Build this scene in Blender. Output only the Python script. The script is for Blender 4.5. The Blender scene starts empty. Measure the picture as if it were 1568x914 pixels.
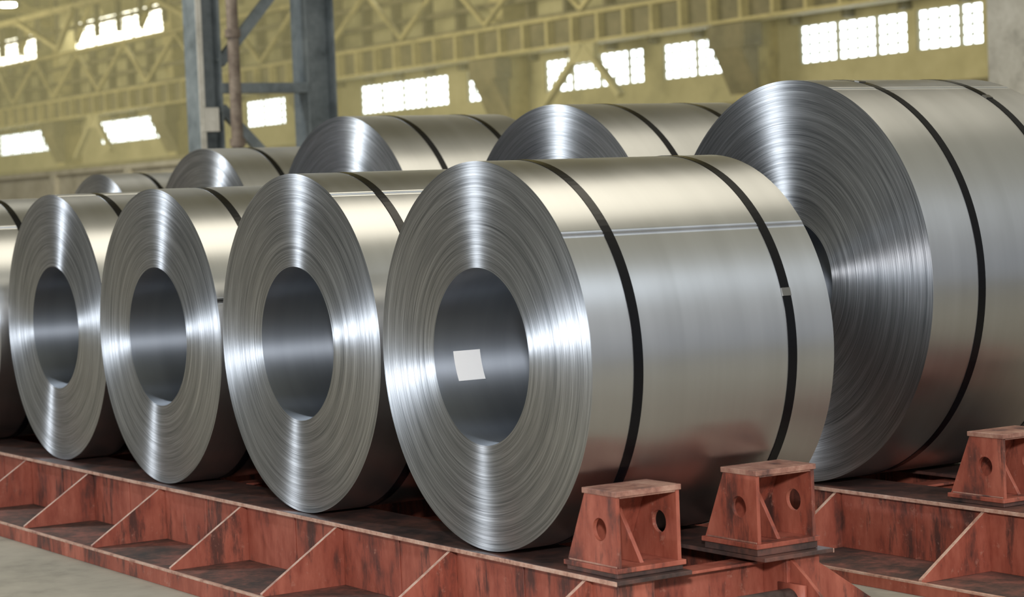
import bpy, bmesh, math, random
from mathutils import Vector, Matrix
random.seed(7)
sc=bpy.context.scene
try:
    sc.view_settings.view_transform='Standard'
    sc.view_settings.exposure=.14
except Exception: pass
# ---------------------------------------------------------------- materials
def newmat(name):
    m=bpy.data.materials.new(name); m.use_nodes=True
    nt=m.node_tree; b=nt.nodes['Principled BSDF']
    return m,nt,b
def N(nt,t,**k):
    n=nt.nodes.new(t)
    for a,v in k.items(): setattr(n,a,v)
    return n
def math_(nt,op,a,b=None):
    n=N(nt,'ShaderNodeMath',operation=op)
    for i,v in enumerate((a,b)):
        if v is None: continue
        if isinstance(v,(int,float)): n.inputs[i].default_value=v
        else: nt.links.new(v,n.inputs[i])
    return n.outputs[0]
def ramp(nt,fac,stops):
    n=N(nt,'ShaderNodeValToRGB'); cr=n.color_ramp
    while len(cr.elements)<len(stops): cr.elements.new(0.5)
    for e,(p,c) in zip(cr.elements,stops):
        e.position=p; e.color=(*c,1) if len(c)==3 else c
    nt.links.new(fac,n.inputs[0]); return n.outputs[0]
def noise(nt,vec,scale,detail=3,rough=.55):
    n=N(nt,'ShaderNodeTexNoise'); n.inputs['Scale'].default_value=scale
    n.inputs['Detail'].default_value=detail; n.inputs['Roughness'].default_value=rough
    if vec is not None: nt.links.new(vec,n.inputs['Vector'])
    return n.outputs['Fac']
def steel(name,kind):
    m,nt,b=newmat(name); L=nt.links
    tc=N(nt,'ShaderNodeTexCoord'); s=N(nt,'ShaderNodeSeparateXYZ'); L.new(tc.outputs['Object'],s.inputs[0])
    x,y,z=s.outputs
    c=N(nt,'ShaderNodeCombineXYZ')
    oi=N(nt,'ShaderNodeObjectInfo')
    if kind=='face':
        r=math_(nt,'SQRT',math_(nt,'ADD',math_(nt,'MULTIPLY',x,x),math_(nt,'MULTIPLY',z,z)))
        L.new(math_(nt,'ADD',r,math_(nt,'MULTIPLY',oi.outputs['Random'],9.0)),c.inputs[0])
        L.new(math_(nt,'MULTIPLY',x,.010),c.inputs[1]); L.new(math_(nt,'MULTIPLY',z,.010),c.inputs[2])
        n1=noise(nt,c.outputs[0],28,1,.5); nm=noise(nt,c.outputs[0],150,2,.6); n2=noise(nt,c.outputs[0],420,2,.65)
        mix=math_(nt,'ADD',math_(nt,'ADD',math_(nt,'MULTIPLY',n1,.16),math_(nt,'MULTIPLY',nm,.31)),math_(nt,'MULTIPLY',n2,.53))
        col=ramp(nt,mix,[(.37,(.25,.265,.285)),(.5,(.48,.495,.52)),(.62,(.71,.73,.76))])
        L.new(col,b.inputs['Base Color'])
        L.new(math_(nt,'ADD',math_(nt,'MULTIPLY',mix,.22),.27),b.inputs['Roughness'])
        bp=N(nt,'ShaderNodeBump'); bp.inputs['Strength'].default_value=.26; bp.inputs['Distance'].default_value=.001
        L.new(mix,bp.inputs['Height']); L.new(bp.outputs[0],b.inputs['Normal'])
        b.inputs['Anisotropic'].default_value=1.0
    else:
        L.new(math_(nt,'ADD',y,math_(nt,'MULTIPLY',oi.outputs['Random'],9.0)),c.inputs[0])
        L.new(math_(nt,'MULTIPLY',x,.05),c.inputs[1]); L.new(math_(nt,'MULTIPLY',z,.05),c.inputs[2])
        n1=noise(nt,c.outputs[0],14,3,.6)
        n3=noise(nt,tc.outputs['Object'],2.2,3)
        mix=math_(nt,'ADD',math_(nt,'MULTIPLY',n1,.5),math_(nt,'MULTIPLY',n3,.5))
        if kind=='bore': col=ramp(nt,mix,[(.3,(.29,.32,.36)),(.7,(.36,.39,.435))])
        else: col=ramp(nt,mix,[(.3,(.47,.475,.48)),(.7,(.54,.545,.55))])
        L.new(col,b.inputs['Base Color'])
        if kind=='bore':
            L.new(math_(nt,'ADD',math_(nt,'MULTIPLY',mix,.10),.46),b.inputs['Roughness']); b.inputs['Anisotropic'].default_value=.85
        else:
            L.new(math_(nt,'ADD',math_(nt,'MULTIPLY',mix,.12),.29),b.inputs['Roughness']); b.inputs['Anisotropic'].default_value=.7
    b.inputs['Metallic'].default_value=1
    b.inputs['Anisotropic Rotation'].default_value=.25
    t=N(nt,'ShaderNodeTangent',direction_type='RADIAL',axis='Y')
    L.new(t.outputs[0],b.inputs['Tangent'])
    return m
def paint(name,c1,c2,c3,scale=6,rough=.55,metal=0,bump=.2,streak=False,stops=(.36,.48,.66),stain=None):
    m,nt,b=newmat(name); L=nt.links
    geo=N(nt,'ShaderNodeNewGeometry')
    vec=geo.outputs['Position']; pos=vec
    if streak:
        mp=N(nt,'ShaderNodeMapping'); mp.inputs['Scale'].default_value=(1,1,.35); L.new(vec,mp.inputs[0]); vec=mp.outputs[0]
    n1=noise(nt,vec,scale,6,.6); n2=noise(nt,vec,scale*5,4,.65)
    mix=math_(nt,'ADD',math_(nt,'MULTIPLY',n1,.7),math_(nt,'MULTIPLY',n2,.3))
    col=ramp(nt,mix,list(zip(stops,(c1,c2,c3))))
    if stain:
        mp=N(nt,'ShaderNodeMapping'); mp.inputs['Scale'].default_value=(1,1,.22); mp.inputs['Location'].default_value=(3,7,2); L.new(pos,mp.inputs[0])
        f=ramp(nt,noise(nt,mp.outputs[0],9,7,.7),[(.54,(0,0,0)),(.63,(1,1,1))])
        mx=N(nt,'ShaderNodeMix',data_type='RGBA'); L.new(math_(nt,'MULTIPLY',f,.8),mx.inputs[0]); L.new(col,mx.inputs[6]); mx.inputs[7].default_value=(*stain,1)
        f2=ramp(nt,noise(nt,pos,23,5,.75),[(.60,(0,0,0)),(.68,(1,1,1))])
        mx2=N(nt,'ShaderNodeMix',data_type='RGBA'); L.new(math_(nt,'MULTIPLY',f2,.4),mx2.inputs[0]); L.new(mx.outputs[2],mx2.inputs[6]); mx2.inputs[7].default_value=(.48,.25,.18,1)
        col=mx2.outputs[2]
    L.new(col,b.inputs['Base Color']); b.inputs['Roughness'].default_value=rough; b.inputs['Metallic'].default_value=metal
    bp=N(nt,'ShaderNodeBump'); bp.inputs['Strength'].default_value=bump; bp.inputs['Distance'].default_value=.004
    L.new(n2,bp.inputs['Height']); L.new(bp.outputs[0],b.inputs['Normal'])
    return m
def plain(name,c,rough=.5,metal=0,emit=None,es=0,spec=.5):
    m,nt,b=newmat(name); b.inputs['Base Color'].default_value=(*c,1)
    b.inputs['Roughness'].default_value=rough; b.inputs['Metallic'].default_value=metal
    b.inputs['Specular IOR Level'].default_value=spec
    if emit: b.inputs['Emission Color'].default_value=(*emit,1); b.inputs['Emission Strength'].default_value=es
    return m
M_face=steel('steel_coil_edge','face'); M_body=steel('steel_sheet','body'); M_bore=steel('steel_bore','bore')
M_strap=plain('black_strap',(.003,.003,.004),.25,spec=.2)
M_clip=plain('strap_seal_metal',(.30,.29,.27),.3,1)
M_paper=plain('white_paper',(1,1,1),.8,0,None,0,.2)
M_red=paint('red_oxide_paint',(.09,.034,.026),(.29,.070,.042),(.45,.135,.085),5,.5,0,.4,True,(.37,.46,.64),(.045,.026,.022))
M_redw=paint('worn_paint_edge',(.28,.13,.09),(.50,.29,.21),(.64,.46,.36),14,.5)
M_btop=paint('worn_bracket_top',(.11,.055,.045),(.30,.14,.10),(.48,.29,.21),9,.45)
M_top=paint('grimy_rail_top',(.03,.022,.02),(.075,.043,.036),(.18,.075,.055),7,.42)
M_dirt=paint('dirty_red_plate',(.022,.018,.016),(.09,.044,.033),(.27,.09,.065),6,.75)
M_pipe=paint('rusty_pipe',(.05,.04,.035),(.13,.10,.085),(.22,.16,.13),8,.5)
M_floor=paint('sandy_concrete',(.24,.22,.175),(.34,.31,.25),(.42,.38,.31),1.6,.8)
M_wall=paint('ochre_wall',(.19,.18,.105),(.27,.25,.145),(.34,.315,.195),.35,.9)
M_gird=paint('ochre_painted_steel',(.18,.16,.08),(.28,.245,.12),(.38,.335,.175),.8,.7)
M_roof=paint('roof_sheet',(.22,.19,.085),(.30,.265,.12),(.38,.34,.16),.3,.9)
M_dark=paint('dark_olive_steel',(.05,.045,.026),(.09,.08,.045),(.14,.12,.07),1,.7)
M_col=paint('bluegrey_column_steel',(.08,.095,.10),(.15,.175,.185),(.24,.27,.28),2,.5)
M_rust=paint('rust_brown_steel',(.09,.065,.05),(.17,.13,.10),(.28,.23,.18),5,.6)
M_conc=paint('pale_concrete',(.40,.385,.34),(.55,.53,.47),(.68,.66,.60),3,.85)
M_part=paint('beige_partition',(.42,.38,.27),(.54,.49,.36),(.64,.59,.45),2,.85)
M_glass=plain('daylit_glazing',(.8,.85,.9),.3,0,(.88,.96,1.0),5.5)
M_glass2=plain('sunlit_clerestory_glazing',(.8,.85,.9),.3,0,(1.0,.96,.80),7.0)
M_lamp=plain('lamp_lens',(.9,.9,.8),.3,0,(1,.95,.75),90)
M_mull=plain('window_frame',(.3,.31,.27),.7)
# ---------------------------------------------------------------- helpers
def link(o,parent=None):
    sc.collection.objects.link(o)
    if parent: o.parent=parent
    return o
def empty(name,loc=(0,0,0)):
    e=bpy.data.objects.new(name,None); e.empty_display_size=.2; e.location=loc
    return link(e)
def fromverts(name,verts,faces,mats,parent=None,midx=None,smooth=False,bevel=0):
    me=bpy.data.meshes.new(name); me.from_pydata(verts,[],faces)
    for m in mats: me.materials.append(m)
    if midx:
        for p,i in zip(me.polygons,midx): p.material_index=i
    if smooth:
        for p in me.polygons: p.use_smooth=True
    me.update()
    o=bpy.data.objects.new(name,me); link(o,parent)
    if bevel:
        b=o.modifiers.new('bevel','BEVEL'); b.width=bevel; b.segments=2; b.limit_method='ANGLE'
    return o
def fixn(o):
    bm=bmesh.new(); bm.from_mesh(o.data); bmesh.ops.recalc_face_normals(bm,faces=bm.faces); bm.to_mesh(o.data); bm.free()
class Mesh:
    def __init__(s): s.v=[];s.f=[];s.m=[]
    def box(s,lo,hi,m=0):
        x0,y0,z0=lo;x1,y1,z1=hi;b=len(s.v)
        s.v+=[(x0,y0,z0),(x1,y0,z0),(x1,y1,z0),(x0,y1,z0),(x0,y0,z1),(x1,y0,z1),(x1,y1,z1),(x0,y1,z1)]
        for q in ((3,2,1,0),(4,5,6,7),(0,1,5,4),(1,2,6,5),(2,3,7,6),(3,0,4,7)): s.f.append(tuple(b+i for i in q)); s.m.append(m)
    def prism(s,poly,axis,a0,a1,m=0,edge_m=None):
        b=len(s.v);n=len(poly)
        for a in (a0,a1):
            for p in poly:
                if axis=='X': s.v.append((a,p[0],p[1]))
                elif axis=='Y': s.v.append((p[0],a,p[1]))
                else: s.v.append((p[0],p[1],a))
        s.f.append(tuple(b+i for i in range(n)));s.m.append(m)
        s.f.append(tuple(b+n+i for i in reversed(range(n))));s.m.append(m)
        for i in range(n):
            j=(i+1)%n; s.f.append((b+i,b+n+i,b+n+j,b+j)); s.m.append(edge_m.get(i,m) if edge_m else m)
    def beam(s,p,q,w,h,m=0):
        p=Vector(p);q=Vector(q);d=(q-p).normalized()
        up=Vector((0,0,1)) if abs(d.z)<.95 else Vector((1,0,0))
        a=d.cross(up).normalized()*w/2; c=a.cross(d).normalized()*h/2
        b=len(s.v)
        for e in (p,q):
            for k in (-a-c,a-c,a+c,-a+c): s.v.append(tuple(e+k))
        for f in ((0,1,2,3),(7,6,5,4),(0,4,5,1),(1,5,6,2),(2,6,7,3),(3,7,4,0)): s.f.append(tuple(b+i for i in f)); s.m.append(m)
    def tube(s,p,q,r,m=0,n=24):
        p=Vector(p);q=Vector(q);d=(q-p).normalized()
        up=Vector((0,0,1)) if abs(d.z)<.95 else Vector((1,0,0))
        a=d.cross(up).normalized(); c=a.cross(d).normalized(); b=len(s.v)
        for e in (p,q):
            for i in range(n):
                t=2*math.pi*i/n; s.v.append(tuple(e+a*r*math.cos(t)+c*r*math.sin(t)))
        for i in range(n):
            j=(i+1)%n; s.f.append((b+i,b+j,b+n+j,b+n+i)); s.m.append(m)
        s.f.append(tuple(b+i for i in reversed(range(n))));s.m.append(m)
        s.f.append(tuple(b+n+i for i in range(n)));s.m.append(m)
    def make(s,name,mats,parent=None,bevel=0):
        o=fromverts(name,s.v,s.f,mats,parent,s.m,False,bevel); fixn(o)
        return o
# ---------------------------------------------------------------- steel coil
def coil(x,y,z,R,r,L,straps,seam=38,clips=()):
    root=empty('steel_coil',(x,y,z))
    n=256; rnd=random.Random(int(x*1000)+int(R*777))
    th0=math.radians(seam); step=.0012
    V=[];F=[];MI=[]
    angs=[th0+2*math.pi*i/n for i in range(n+1)]
    Ro=[R-step*(i/n) for i in range(n+1)]
    nr=26
    def ring(yv,f):
        b=len(V)
        for i in range(n+1):
            rad=r+(Ro[i]-r)*f
            V.append((rad*math.cos(angs[i]),yv,rad*math.sin(angs[i])))
        return b
    def strip(a,b,m,flip=False):
        for i in range(n):
            q=(a+i,a+i+1,b+i+1,b+i)
            F.append(q[::-1] if flip else q); MI.append(m)
    a=ring(0.0,1); b2=ring(L,1); strip(a,b2,0,True)
    F.append((a,a+n,b2+n,b2)); MI.append(0)
    for side,yy,sg in ((0,0.0,-1),(1,L,1)):
        prev=ring(yy,1)
        for k in range(nr-1,-1,-1):
            f=k/nr
            off=0 if k==0 else sg*rnd.uniform(-.0002,.0002)
            cur=ring(yy+off,f); strip(prev,cur,1,side==1); prev=cur
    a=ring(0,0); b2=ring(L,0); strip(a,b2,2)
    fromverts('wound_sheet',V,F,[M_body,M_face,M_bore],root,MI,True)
    for k,ys in enumerate(straps):
        w=.0185; t=.0016; v=[];f=[]
        m=160
        for i in range(m):
            a_=2*math.pi*i/m; c_,s_=math.cos(a_),math.sin(a_)
            for rr,yy in ((R-.002,ys-w),(R+t,ys-w),(R+t,ys+w),(R-.002,ys+w)): v.append((rr*c_,yy,rr*s_))
        for i in range(m):
            j=(i+1)%m
            for q in range(3): f.append((4*i+q,4*j+q,4*j+q+1,4*i+q+1))
        fixn(fromverts('strap_%d'%(k+1),v,f,[M_strap],root,None,False))
    for k,(ys,deg) in enumerate(clips):
        a0=math.radians(deg); v=[];f=[]
        w=.020; span=.014/R*1.0
        for i in range(5):
            aa=a0-span+2*span*i/4
            for rr,yy in ((R,ys-w),(R+.005,ys-w*.9),(R+.005,ys+w*.9),(R,ys+w)): v.append((rr*math.cos(aa),yy,rr*math.sin(aa)))
        for i in range(4):
            for q in range(3): f.append((4*i+q,4*i+q+1,4*i+4+q+1,4*i+4+q))
        f.append((0,1,2,3)); f.append((19,18,17,16))
        fixn(fromverts('strap_seal_%d'%(k+1),v,f,[M_clip],root))
    return root
ZR=-.6765
A=coil(0,0,-.004,.668,.305,1.01,(.18,.825),38,((.825,16),))
def label(parent,r,y0,y1,a0,a1):
    v=[];f=[];n=8
    for i in range(n+1):
        a=math.radians(a0+(a1-a0)*i/n)
        for yy in (y0,y1): v.append((r*math.cos(a),yy+.008*(i/n),r*math.sin(a)))
    for i in range(n): f.append((2*i,2*i+1,2*i+3,2*i+2))
    return fromverts('paper_label',v,f,[M_paper],parent)
label(A,.302,.078,.19,179.5,200)
coil(-1.375,.01,-.004,.6705,.305,1.0,(.21,.80),60)
coil(-2.71,.005,-.015,.658,.310,1.0,(.22,.80),15)
coil(-4.057,.05,-.012,.662,.305,1.0,(.22,.80),80)
coil(-5.42,.02,-.012,.662,.305,1.0,(.22,.80),50)
coil(-6.79,.02,-.012,.662,.305,1.0,(.22,.80),20)
coil(-.676,1.97,.142,.836,.254,1.0,(.26,.77),70,((.26,78),(.77,62)))
coil(-2.415,1.97,.144,.838,.254,1.0,(.27,.75),40)
coil(-4.53,1.97,.175,.868,.254,1.0,(.27,.75),120)
coil(-6.375,1.97,.123,.817,.254,1.0,(.30,.75),100)
coil(-8.11,1.97,.071,.765,.254,1.0,(.30,.75),110)
# ---------------------------------------------------------------- rack
FZ=-.985
def plate_with_hole(name,poly,hc,hr,y0,t,parent,mat,origin):
    bm=bmesh.new()
    ov=[bm.verts.new((p[0]+origin[0],y0,p[1]+origin[2])) for p in poly]
    iv=[bm.verts.new((origin[0]+hc[0]+hr*math.cos(2*math.pi*i/28),y0,origin[2]+hc[1]+hr*math.sin(2*math.pi*i/28))) for i in range(28)]
    ed=[bm.edges.new((l[i],l[(i+1)%len(l)])) for l in (ov,iv) for i in range(len(l))]
    bmesh.ops.triangle_fill(bm,use_beauty=True,use_dissolve=False,edges=ed)
    r=bmesh.ops.extrude_face_region(bm,geom=list(bm.faces))
    bmesh.ops.translate(bm,vec=(0,t,0),verts=[e for e in r['geom'] if isinstance(e,bmesh.types.BMVert)])
    bmesh.ops.recalc_face_normals(bm,faces=bm.faces)
    me=bpy.data.meshes.new(name); bm.to_mesh(me); bm.free(); me.materials.append(mat)
    o=bpy.data.objects.new(name,me); link(o,parent); return o
def bracket(x,y,z,pad=.016):
    parent=empty('coil_stop_bracket')
    m=Mesh(); H=.225
    z+=.001
    m.box((x+.0,y-.004,z),(x+.28,y+.254,z+pad),2)
    m.box((x-.008,y-.012,z+pad),(x+.288,y+.262,z+pad+.016))
    zz=z+.016+pad
    m.prism([(x,zz),(x+.012,zz),(x+.122,zz+H),(x+.108,zz+H)],'Y',y+.0145,y+.2355)
    m.box((x+.098,y-.004,zz+H),(x+.285,y+.254,zz+H+.018),1)
    m.prism([(x+.10,zz),(x+.24,zz),(x+.125,zz+.17)],'Y',y+.115,y+.13)
    m.box((x+.012,y-.004,zz),(x+.276,y-.0005,zz+.006),1); m.box((x+.272,y+.016,zz+H-.006),(x+.280,y+.234,zz+H-.0005),1)
    m.make('body',[M_red,M_btop,M_top],parent,.003)
    poly=[(0,0),(.278,0),(.278,H),(.107,H)]
    plate_with_hole('cheek_1',poly,(.185,.115),.037,y,.014,parent,M_red,(x,0,zz))
    plate_with_hole('cheek_2',poly,(.185,.115),.037,y+.236,.014,parent,M_red,(x,0,zz))
def rack(y0,x0,x1,zt,gx0):
    root=empty('coil_rack',(0,0,0))
    h=.245
    for k,(yo,s) in enumerate(((y0,1),(y0+.83,-1))):
        Y=lambda v: yo+s*v
        def bx(m,xa,ya,za,xb,yb,zb,mi=0):
            a,b=sorted((Y(ya),Y(yb))); m.box((xa,a,za),(xb,b,zb),mi)
        m=Mesh()
        bx(m,x0,-.03,zt-.014,x1,.265,zt,1)
        bx(m,x0,-.034,zt-.016,x1,-.0305,zt-.001,3)
        bx(m,x0,0,zt-h,x1-.05,.012,zt-.014,0)
        bx(m,x0,.13,zt-h,x1-.05,.142,zt-.014,0)
        bx(m,x0,-.36,zt-h-.012,x1-.05,.20,zt-h,2)
        bx(m,x0,-.375,FZ,x1-.05,-.3605,zt-h+.004,0)
        bx(m,x0,-.376,zt-h-.002,x1-.05,-.3595,zt-h+.007,3)
        bx(m,x0,.185,FZ,x1-.05,.20,zt-h-.0125,0)
        bx(m,x1-.05,0,zt-h,x1-.038,.142,zt-.014,0)
        m.make('rail_%d'%(k+1),[M_red,M_top,M_dirt,M_redw],root,.002)
        g=Mesh(); x=gx0
        while x>x0:
            poly=[(Y(-.022),zt-.016),(Y(-.355),zt-h+.012),(Y(-.355),zt-h),(Y(0),zt-h),(Y(0),zt-.016)]
            g.prism(poly,'X',x-.009,x+.009,0,{0:1,1:1})
            a,b=sorted((Y(-.004),Y(0))); g.box((x-.40,a,zt-h),(x-.388,b,zt-.016),0)
            x-=.83
        g.make('gussets_%d'%(k+1),[M_red,M_redw],root,.0015)
    c=Mesh(); x=gx0+.02
    while x>x0:
        c.box((x-.05,y0+.142,zt-.20),(x+.05,y0+.83-.142,zt-.19)); c.box((x-.05,y0+.142,zt-.04),(x+.05,y0+.83-.142,zt-.03)); c.box((x-.006,y0+.142,zt-.19),(x+.006,y0+.83-.142,zt-.04))
        x-=1.66
    yb=y0+.70
    c.prism([(x1-.037,zt-.02),(x1+.05,zt-.08),(x1+.30,FZ+.03),(x1+.30,FZ),(x1-.037,FZ)],'Y',yb,yb+.014)
    c.box((x1-.037,yb-.07,FZ),(x1+.36,yb+.1,FZ+.014))
    c.make('cross_ties',[M_red],root,.002)
    p=Mesh(); p.tube((x1-.02,y0+.143,zt-.165),(x1-.02,y0+.69,zt-.165),.05); p.box((x1-.08,y0+.68,zt-.24),(x1+.05,y0+.70,zt-.10),1)
    o=p.make('tie_pipe',[M_pipe,M_red],root)
    for f in o.data.polygons: f.use_smooth = len(f.vertices)==4
    return root
rack(0,-9,.80,ZR,.613)
rack(1.97,-10.5,1.6,-.697,.41+.83)
bracket(.487,0,ZR); bracket(.480,.572,ZR,.024)
bracket(.20,1.99,-.697); bracket(.20,2.56,-.697)
# ---------------------------------------------------------------- hall
m=Mesh(); m.box((-126,-22,FZ-.1),(16,40.5,FZ)); m.make('floor',[M_floor])
YW=40
m=Mesh(); m.box((-126,YW,FZ),(-10,YW+.3,4.4)); m.box((-126,YW,5.55),(-10,YW+.3,9.3)); m.box((-126,YW,10.9),(-10,YW+.3,14))
piers=[(-126,-114.9),(-106.3,-100),(-91.8,-82.9),(-79.1,-72.3),(-65.4,-64),(-61.8,-58.7),(-52.8,-51.7),(-47.7,-44.8),(-40.1,-39.7),(-37.1,-35),(-30,-29),(-22,-20)]
for a,b in piers: m.box((a,YW+.01,4.4),(b,YW+.29,5.55))
for a,b in ((-126,-122),(-108.5,-105),(-88,-70),(-60,-50),(-40,-10)): m.box((a,YW+.01,9.3),(b,YW+.29,10.9))
m.make('wall_back',[M_wall])
m=Mesh(); m.box((-126.3,-12,FZ),(-126,YW+.3,14)); m.make('wall_left',[M_wall])
m=Mesh(); m.box((-126,5,14),(-10,YW+.3,14.2)); m.make('ceiling',[M_roof])
wn=0
def window(x0,x1,z0,z1,npan,rows=3,g=None):
    global wn; wn+=1
    w=Mesh(); w.box((x0,YW+.12,z0),(x1,YW+.16,z1),0)
    for i in range(npan+1):
        xx=x0+(x1-x0)*i/npan; t=.04 if i%4 else .10
        w.box((xx-t,YW+.06,z0),(xx+t,YW+.11,z1),1)
    for j in range(rows+1):
        zz=z0+(z1-z0)*j/rows; w.box((x0,YW+.07,zz-.035),(x1,YW+.1,zz+.035),1)
    w.make('window_%d'%wn,[g or M_glass,M_mull])
edges=[(-114.9,-106.3),(-100,-91.8),(-82.9,-79.1),(-72.3,-65.4),(-64,-61.8),(-58.7,-52.8),(-51.7,-47.7),(-44.8,-40.1),(-39.7,-37.1),(-35,-30),(-29,-22),(-20,-10)]
for a,b in edges: window(a,b,4.4,5.55,max(3,int((b-a)/.42)),4)
for a,b in ((-122,-108.5),(-105,-88),(-70,-60),(-50,-40)): window(a,b,9.3,10.9,14,3,M_glass2)
cols=(-117,-103,-88.8,-74.5,-60.2,-46.2,-32,-18)
for cx in cols:
    m=Mesh()
    m.box((cx-.45,39.0,FZ),(cx+.45,39.99,13.99)); m.box((cx-.9,38.3,5.0),(cx+.9,38.98,5.72),1)
    m.prism([(38.3,5.0),(38.98,5.0),(38.98,3.6)],'X',cx-.7,cx+.7,1)
    m.make('wall_column',[M_gird,M_dark])
m=Mesh()
m.box((-125,38.2,5.75),(-10,39.0,5.85)); m.box((-125,38.2,6.7),(-10,39.0,6.82)); m.box((-125,38.55,5.85),(-10,38.6,6.7),1)
x=-125;k=0
while x<-10:
    m.box((x,38.25,5.85),(x+.14,38.549,6.7)); x+=1.5
m.box((-125,38.5,6.821),(-10,38.7,6.95),1)
for cx in (-53.5,-96,-25):
    m.beam((cx,38.1,5.7),(cx-2.6,38.1,3.7),.25,.2,2); m.beam((cx,38.1,5.7),(cx+2.0,38.1,3.9),.25,.2,2)
    m.box((cx-.7,38.0,5.1),(cx+.7,38.19,5.74),2)
x=-120
while x<-14:
    m.beam((x,38.4,6.95),(x+3,38.6,9.0),.16,.16,0); m.beam((x+3,38.6,9.0),(x+6,38.4,6.95),.16,.16,0); x+=6
m.box((-125,38.3,9.0),(-10,38.7,9.18),0)
m.make('crane_girder',[M_gird,M_dark,M_wall])
m=Mesh()
for z0 in (7.6,8.4,2.2,3.2):
    m.box((-125,38.9,z0),(-10,38.995,z0+.18))
x=-124
while x<-12: m.box((x,39.6,5.6),(x+.2,39.98,9.2)); x+=2.4
m.make('wall_rails',[M_dark])
m=Mesh()
x=-118
while x<-12:
    m.beam((x,6,10.9),(x,39,10.9),.3,.3); m.beam((x,6,13.2),(x,39,13.2),.3,.3)
    yy=6;k=0
    while yy<38:
        m.beam((x,yy,10.9 if k%2 else 13.2),(x,yy+3,13.2 if k%2 else 10.9),.16,.16); yy+=3;k+=1
    x+=7.15
for yy in (12,30):
    m.box((-120,yy-.12,10.6),(-12,yy+.12,10.74))
    x=-118
    while x<-14: m.beam((x,yy,10.7),(x+3.5,yy,13),.12,.12,1); m.beam((x+3.5,yy,13),(x+7.15,yy,10.7),.12,.12,1); x+=7.15
# framing in front of the clerestory
m.box((-122,36.9,9.9),(-12,37.1,10.08),1)
x=-121; k=0
while x<-14:
    m.box((x-.14,36.9,9.3),(x+.14,37.1,13.2),1)
    if k%3==1: m.beam((x,37,9.3),(x+2.6,37,11.4),.2,.2,0)
    x+=2.6; k+=1
for y_ in (33,):
    m.box((-122,y_,9.9),(-12,y_+.2,10.15))
    x=-121
    while x<-14: m.beam((x,y_,9.9),(x+5,y_,8.3),.2,.2,0); m.beam((x+5,y_,8.3),(x+7,y_,9.9),.2,.2,0); x+=14.3
tr=m.make('roof_trusses',[M_gird,M_dark])
m=Mesh()
for (x,y,z) in ((-57,30,8.3),(-100,25,8.6),(-108,26,9),(-80,28,9.5),(-112,30,8.2),(-109,33,7.4)):
    m.tube((x,y,z),(x,y,z+.35),.35,0,16); m.tube((x,y,z-.10),(x,y,z-.001),.33,1,16); m.tube((x,y,z+.35),(x,y,13.99),.03,0,8)
m.make('hung_lamps',[M_mull,M_lamp],tr)
lc=empty('lattice_column')
m=Mesh()
X=-14
for yy,hw in ((5.60,.13),(6.87,.17)):
    m.box((X-.16,yy-hw,FZ),(X+.16,yy-hw+.02,12)); m.box((X-.16,yy+hw-.02,FZ),(X+.16,yy+hw,12)); m.box((X-.01,yy-hw+.02,FZ),(X+.01,yy+hw-.02,12))
m.box((X+.165,5.46,FZ),(X+.175,5.52,12),2)
for i,z0 in enumerate((-.6,1.8,4.2,6.6,9.0)):
    m.box((X-.05,5.73,z0-.05),(X+.17,6.70,z0+.05))
    m.beam((X+.1,5.73,z0+.25),(X+.1,6.70,z0+1.35),.08,.10); m.beam((X+.1,5.73,z0-.2),(X+.1,6.70,z0-1.2),.08,.10)
m.make('legs_and_braces',[M_col,M_rust,M_conc],lc)
m=Mesh(); m.tube((X+.3,5.80,FZ),(X+.3,5.80,12),.06)
for zz in (1.2,2.3,3.4): m.tube((X+.3,5.80,zz),(X+.3,5.80,zz+.08),.08)
m.make('drain_pipe',[M_rust],lc)
m=Mesh(); m.box((X+.18,5.48,1.36),(X+.19,5.66,1.60)); m.make('sign_plate',[M_conc],lc)
cc=empty('concrete_column')
m=Mesh(); m.box((-12.1,14.75,FZ),(-11.3,15.9,12)); m.box((-12.25,14.6,FZ),(-11.15,16.05,-.6)); m.make('shaft',[M_conc],cc,.03)
t=bpy.data.curves.new('painted_number','FONT'); t.body='2'; t.size=.5; t.extrude=.002
to=bpy.data.objects.new('painted_number',t); t.materials.append(M_strap); link(to,cc)
to.matrix_world=Matrix(((0,0,1,-11.296),(1,0,0,14.9),(0,1,0,2.42),(0,0,0,1)))
m=Mesh(); m.box((-70,9,FZ),(-16,9.25,1.25)); m.box((-70,8.95,1.25),(-16,9.3,1.32))
x=-69
while x<-17: m.box((x,8.93,FZ),(x+.2,8.999,1.249)); x+=3
m.make('low_partition_wall',[M_part])
# background haze imitated by a self-glowing, absorbing volume across the middle bay
m=Mesh(); m.box((-125.5,9.6,FZ+.02),(-16.5,19.5,10.4)); hz=m.make('glow_haze',[])
mt=bpy.data.materials.new('glow_haze'); mt.use_nodes=True; nt=mt.node_tree; nt.nodes.clear()
out=N(nt,'ShaderNodeOutputMaterial'); ad=N(nt,'ShaderNodeAddShader'); em=N(nt,'ShaderNodeEmission'); ab=N(nt,'ShaderNodeVolumeAbsorption')
DN=.021
em.inputs[0].default_value=(.37,.335,.165,1); em.inputs[1].default_value=DN
ab.inputs[0].default_value=(0,0,0,1); ab.inputs[1].default_value=DN
nt.links.new(em.outputs[0],ad.inputs[0]); nt.links.new(ab.outputs[0],ad.inputs[1]); nt.links.new(ad.outputs[0],out.inputs['Volume'])
hz.data.materials.append(mt)
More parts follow.
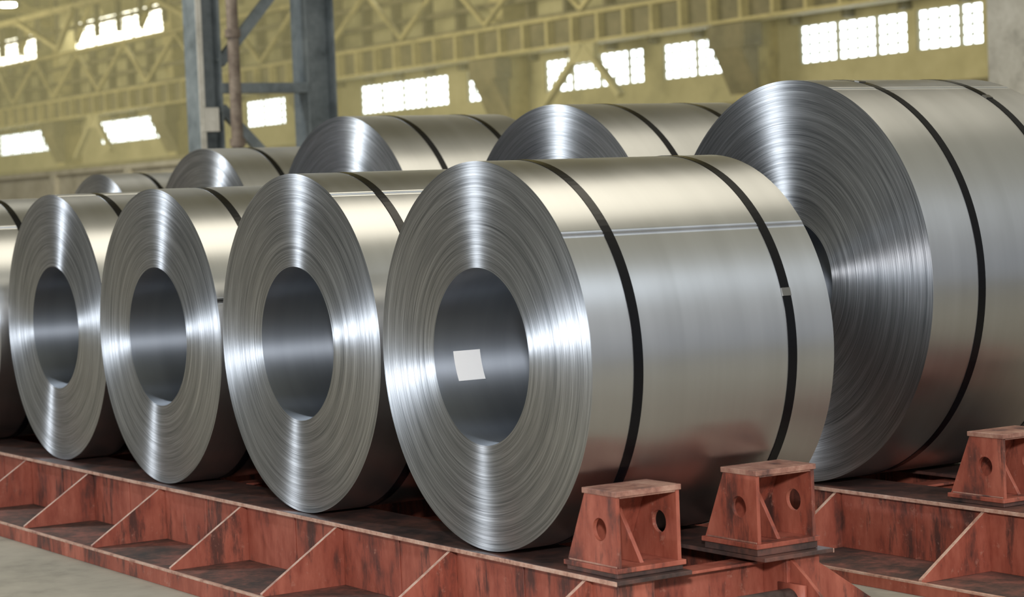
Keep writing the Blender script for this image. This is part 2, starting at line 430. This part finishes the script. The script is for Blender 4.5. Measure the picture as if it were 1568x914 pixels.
# ---------------------------------------------------------------- lights
def area(name,loc,target,size,energy,col,sy=None):
    l=bpy.data.lights.new(name,'AREA'); l.energy=energy; l.color=col; l.size=size
    if sy: l.shape='RECTANGLE'; l.size_y=sy
    o=bpy.data.objects.new(name,l); link(o); o.location=loc
    o.rotation_euler=(Vector(target)-Vector(loc)).to_track_quat('-Z','Y').to_euler(); return o
area('flash_lamp',(7.2,-4.6,1.9),(-1.5,.3,0),.4,440,(.98,.98,1.0))
area('side_streak_fill',(-3,-17,.9),(-3,0,.5),12,740,(.84,.92,1.0),.4)  # added strip light, no real fixture; makes the horizontal streak on coil faces
area('high_bay_lamp',(-17,-6,9.5),(-1,0,0),1.0,900,(.88,.94,1.0))
area('aisle_fill',(9,1,6),(8,1,0),3,380,(.78,.88,1.0))  # added fill above the floor, brightens its reflection in the lower coil bodies
area('roof_lamp',(-1,4,9),(-1,1,0),5,220,(1.0,.92,.75),5)
area('bay_fill',(-14,1,10),(-18,12,0),3,850,(1.0,.94,.78),3)  # added fill for the columns and low partition, not a hall fixture
for i,(x,y) in enumerate(((-30,21),(-60,21),(-95,21))):
    area('hall_wall_fill_%d'%i,(x,y,5.5),(x-6,YW,7),14,3300,(1,.91,.66),5)  # unseen fill panels added to brighten the back wall and roof
w=bpy.data.worlds.new('hall_daylight'); sc.world=w; w.use_nodes=True; nt=w.node_tree
bg=nt.nodes['Background']
tc=N(nt,'ShaderNodeTexCoord'); s=N(nt,'ShaderNodeSeparateXYZ'); nt.links.new(tc.outputs['Generated'],s.inputs[0])
fz=math_(nt,'ADD',math_(nt,'MULTIPLY',s.outputs[2],.5),.5)
colz=ramp(nt,fz,[(.0,(.23,.25,.28)),(.48,(.33,.355,.39)),(.56,(.335,.35,.365)),(.72,(.43,.43,.395)),(.88,(.60,.575,.455)),(1,(.56,.52,.395))])
nt.links.new(colz,bg.inputs[0])
nt.links.new(math_(nt,'ADD',math_(nt,'MULTIPLY',s.outputs[0],.43),.63),bg.inputs[1])
# ---------------------------------------------------------------- camera
a,pt,ro=.5755,.0437,-.0402
v=Vector((-math.cos(a)*math.cos(pt),math.sin(a)*math.cos(pt),-math.sin(pt)))
r=Vector((math.sin(a),math.cos(a),0)); u=r.cross(v)
r2=r*math.cos(ro)+u*math.sin(ro); u2=-r*math.sin(ro)+u*math.cos(ro)
cd=bpy.data.cameras.new('camera'); cam=bpy.data.objects.new('camera',cd); link(cam)
C=Vector((6.3038,-3.9495,.5161))
cam.matrix_world=Matrix(((r2.x,u2.x,-v.x,C.x),(r2.y,u2.y,-v.y,C.y),(r2.z,u2.z,-v.z,C.z),(0,0,0,1)))
cd.sensor_fit='HORIZONTAL'; cd.sensor_width=36; cd.lens=36*3336.8/1568; cd.clip_end=400
cd.dof.use_dof=True; cd.dof.focus_distance=8.0; cd.dof.aperture_fstop=3.8
sc.camera=cam
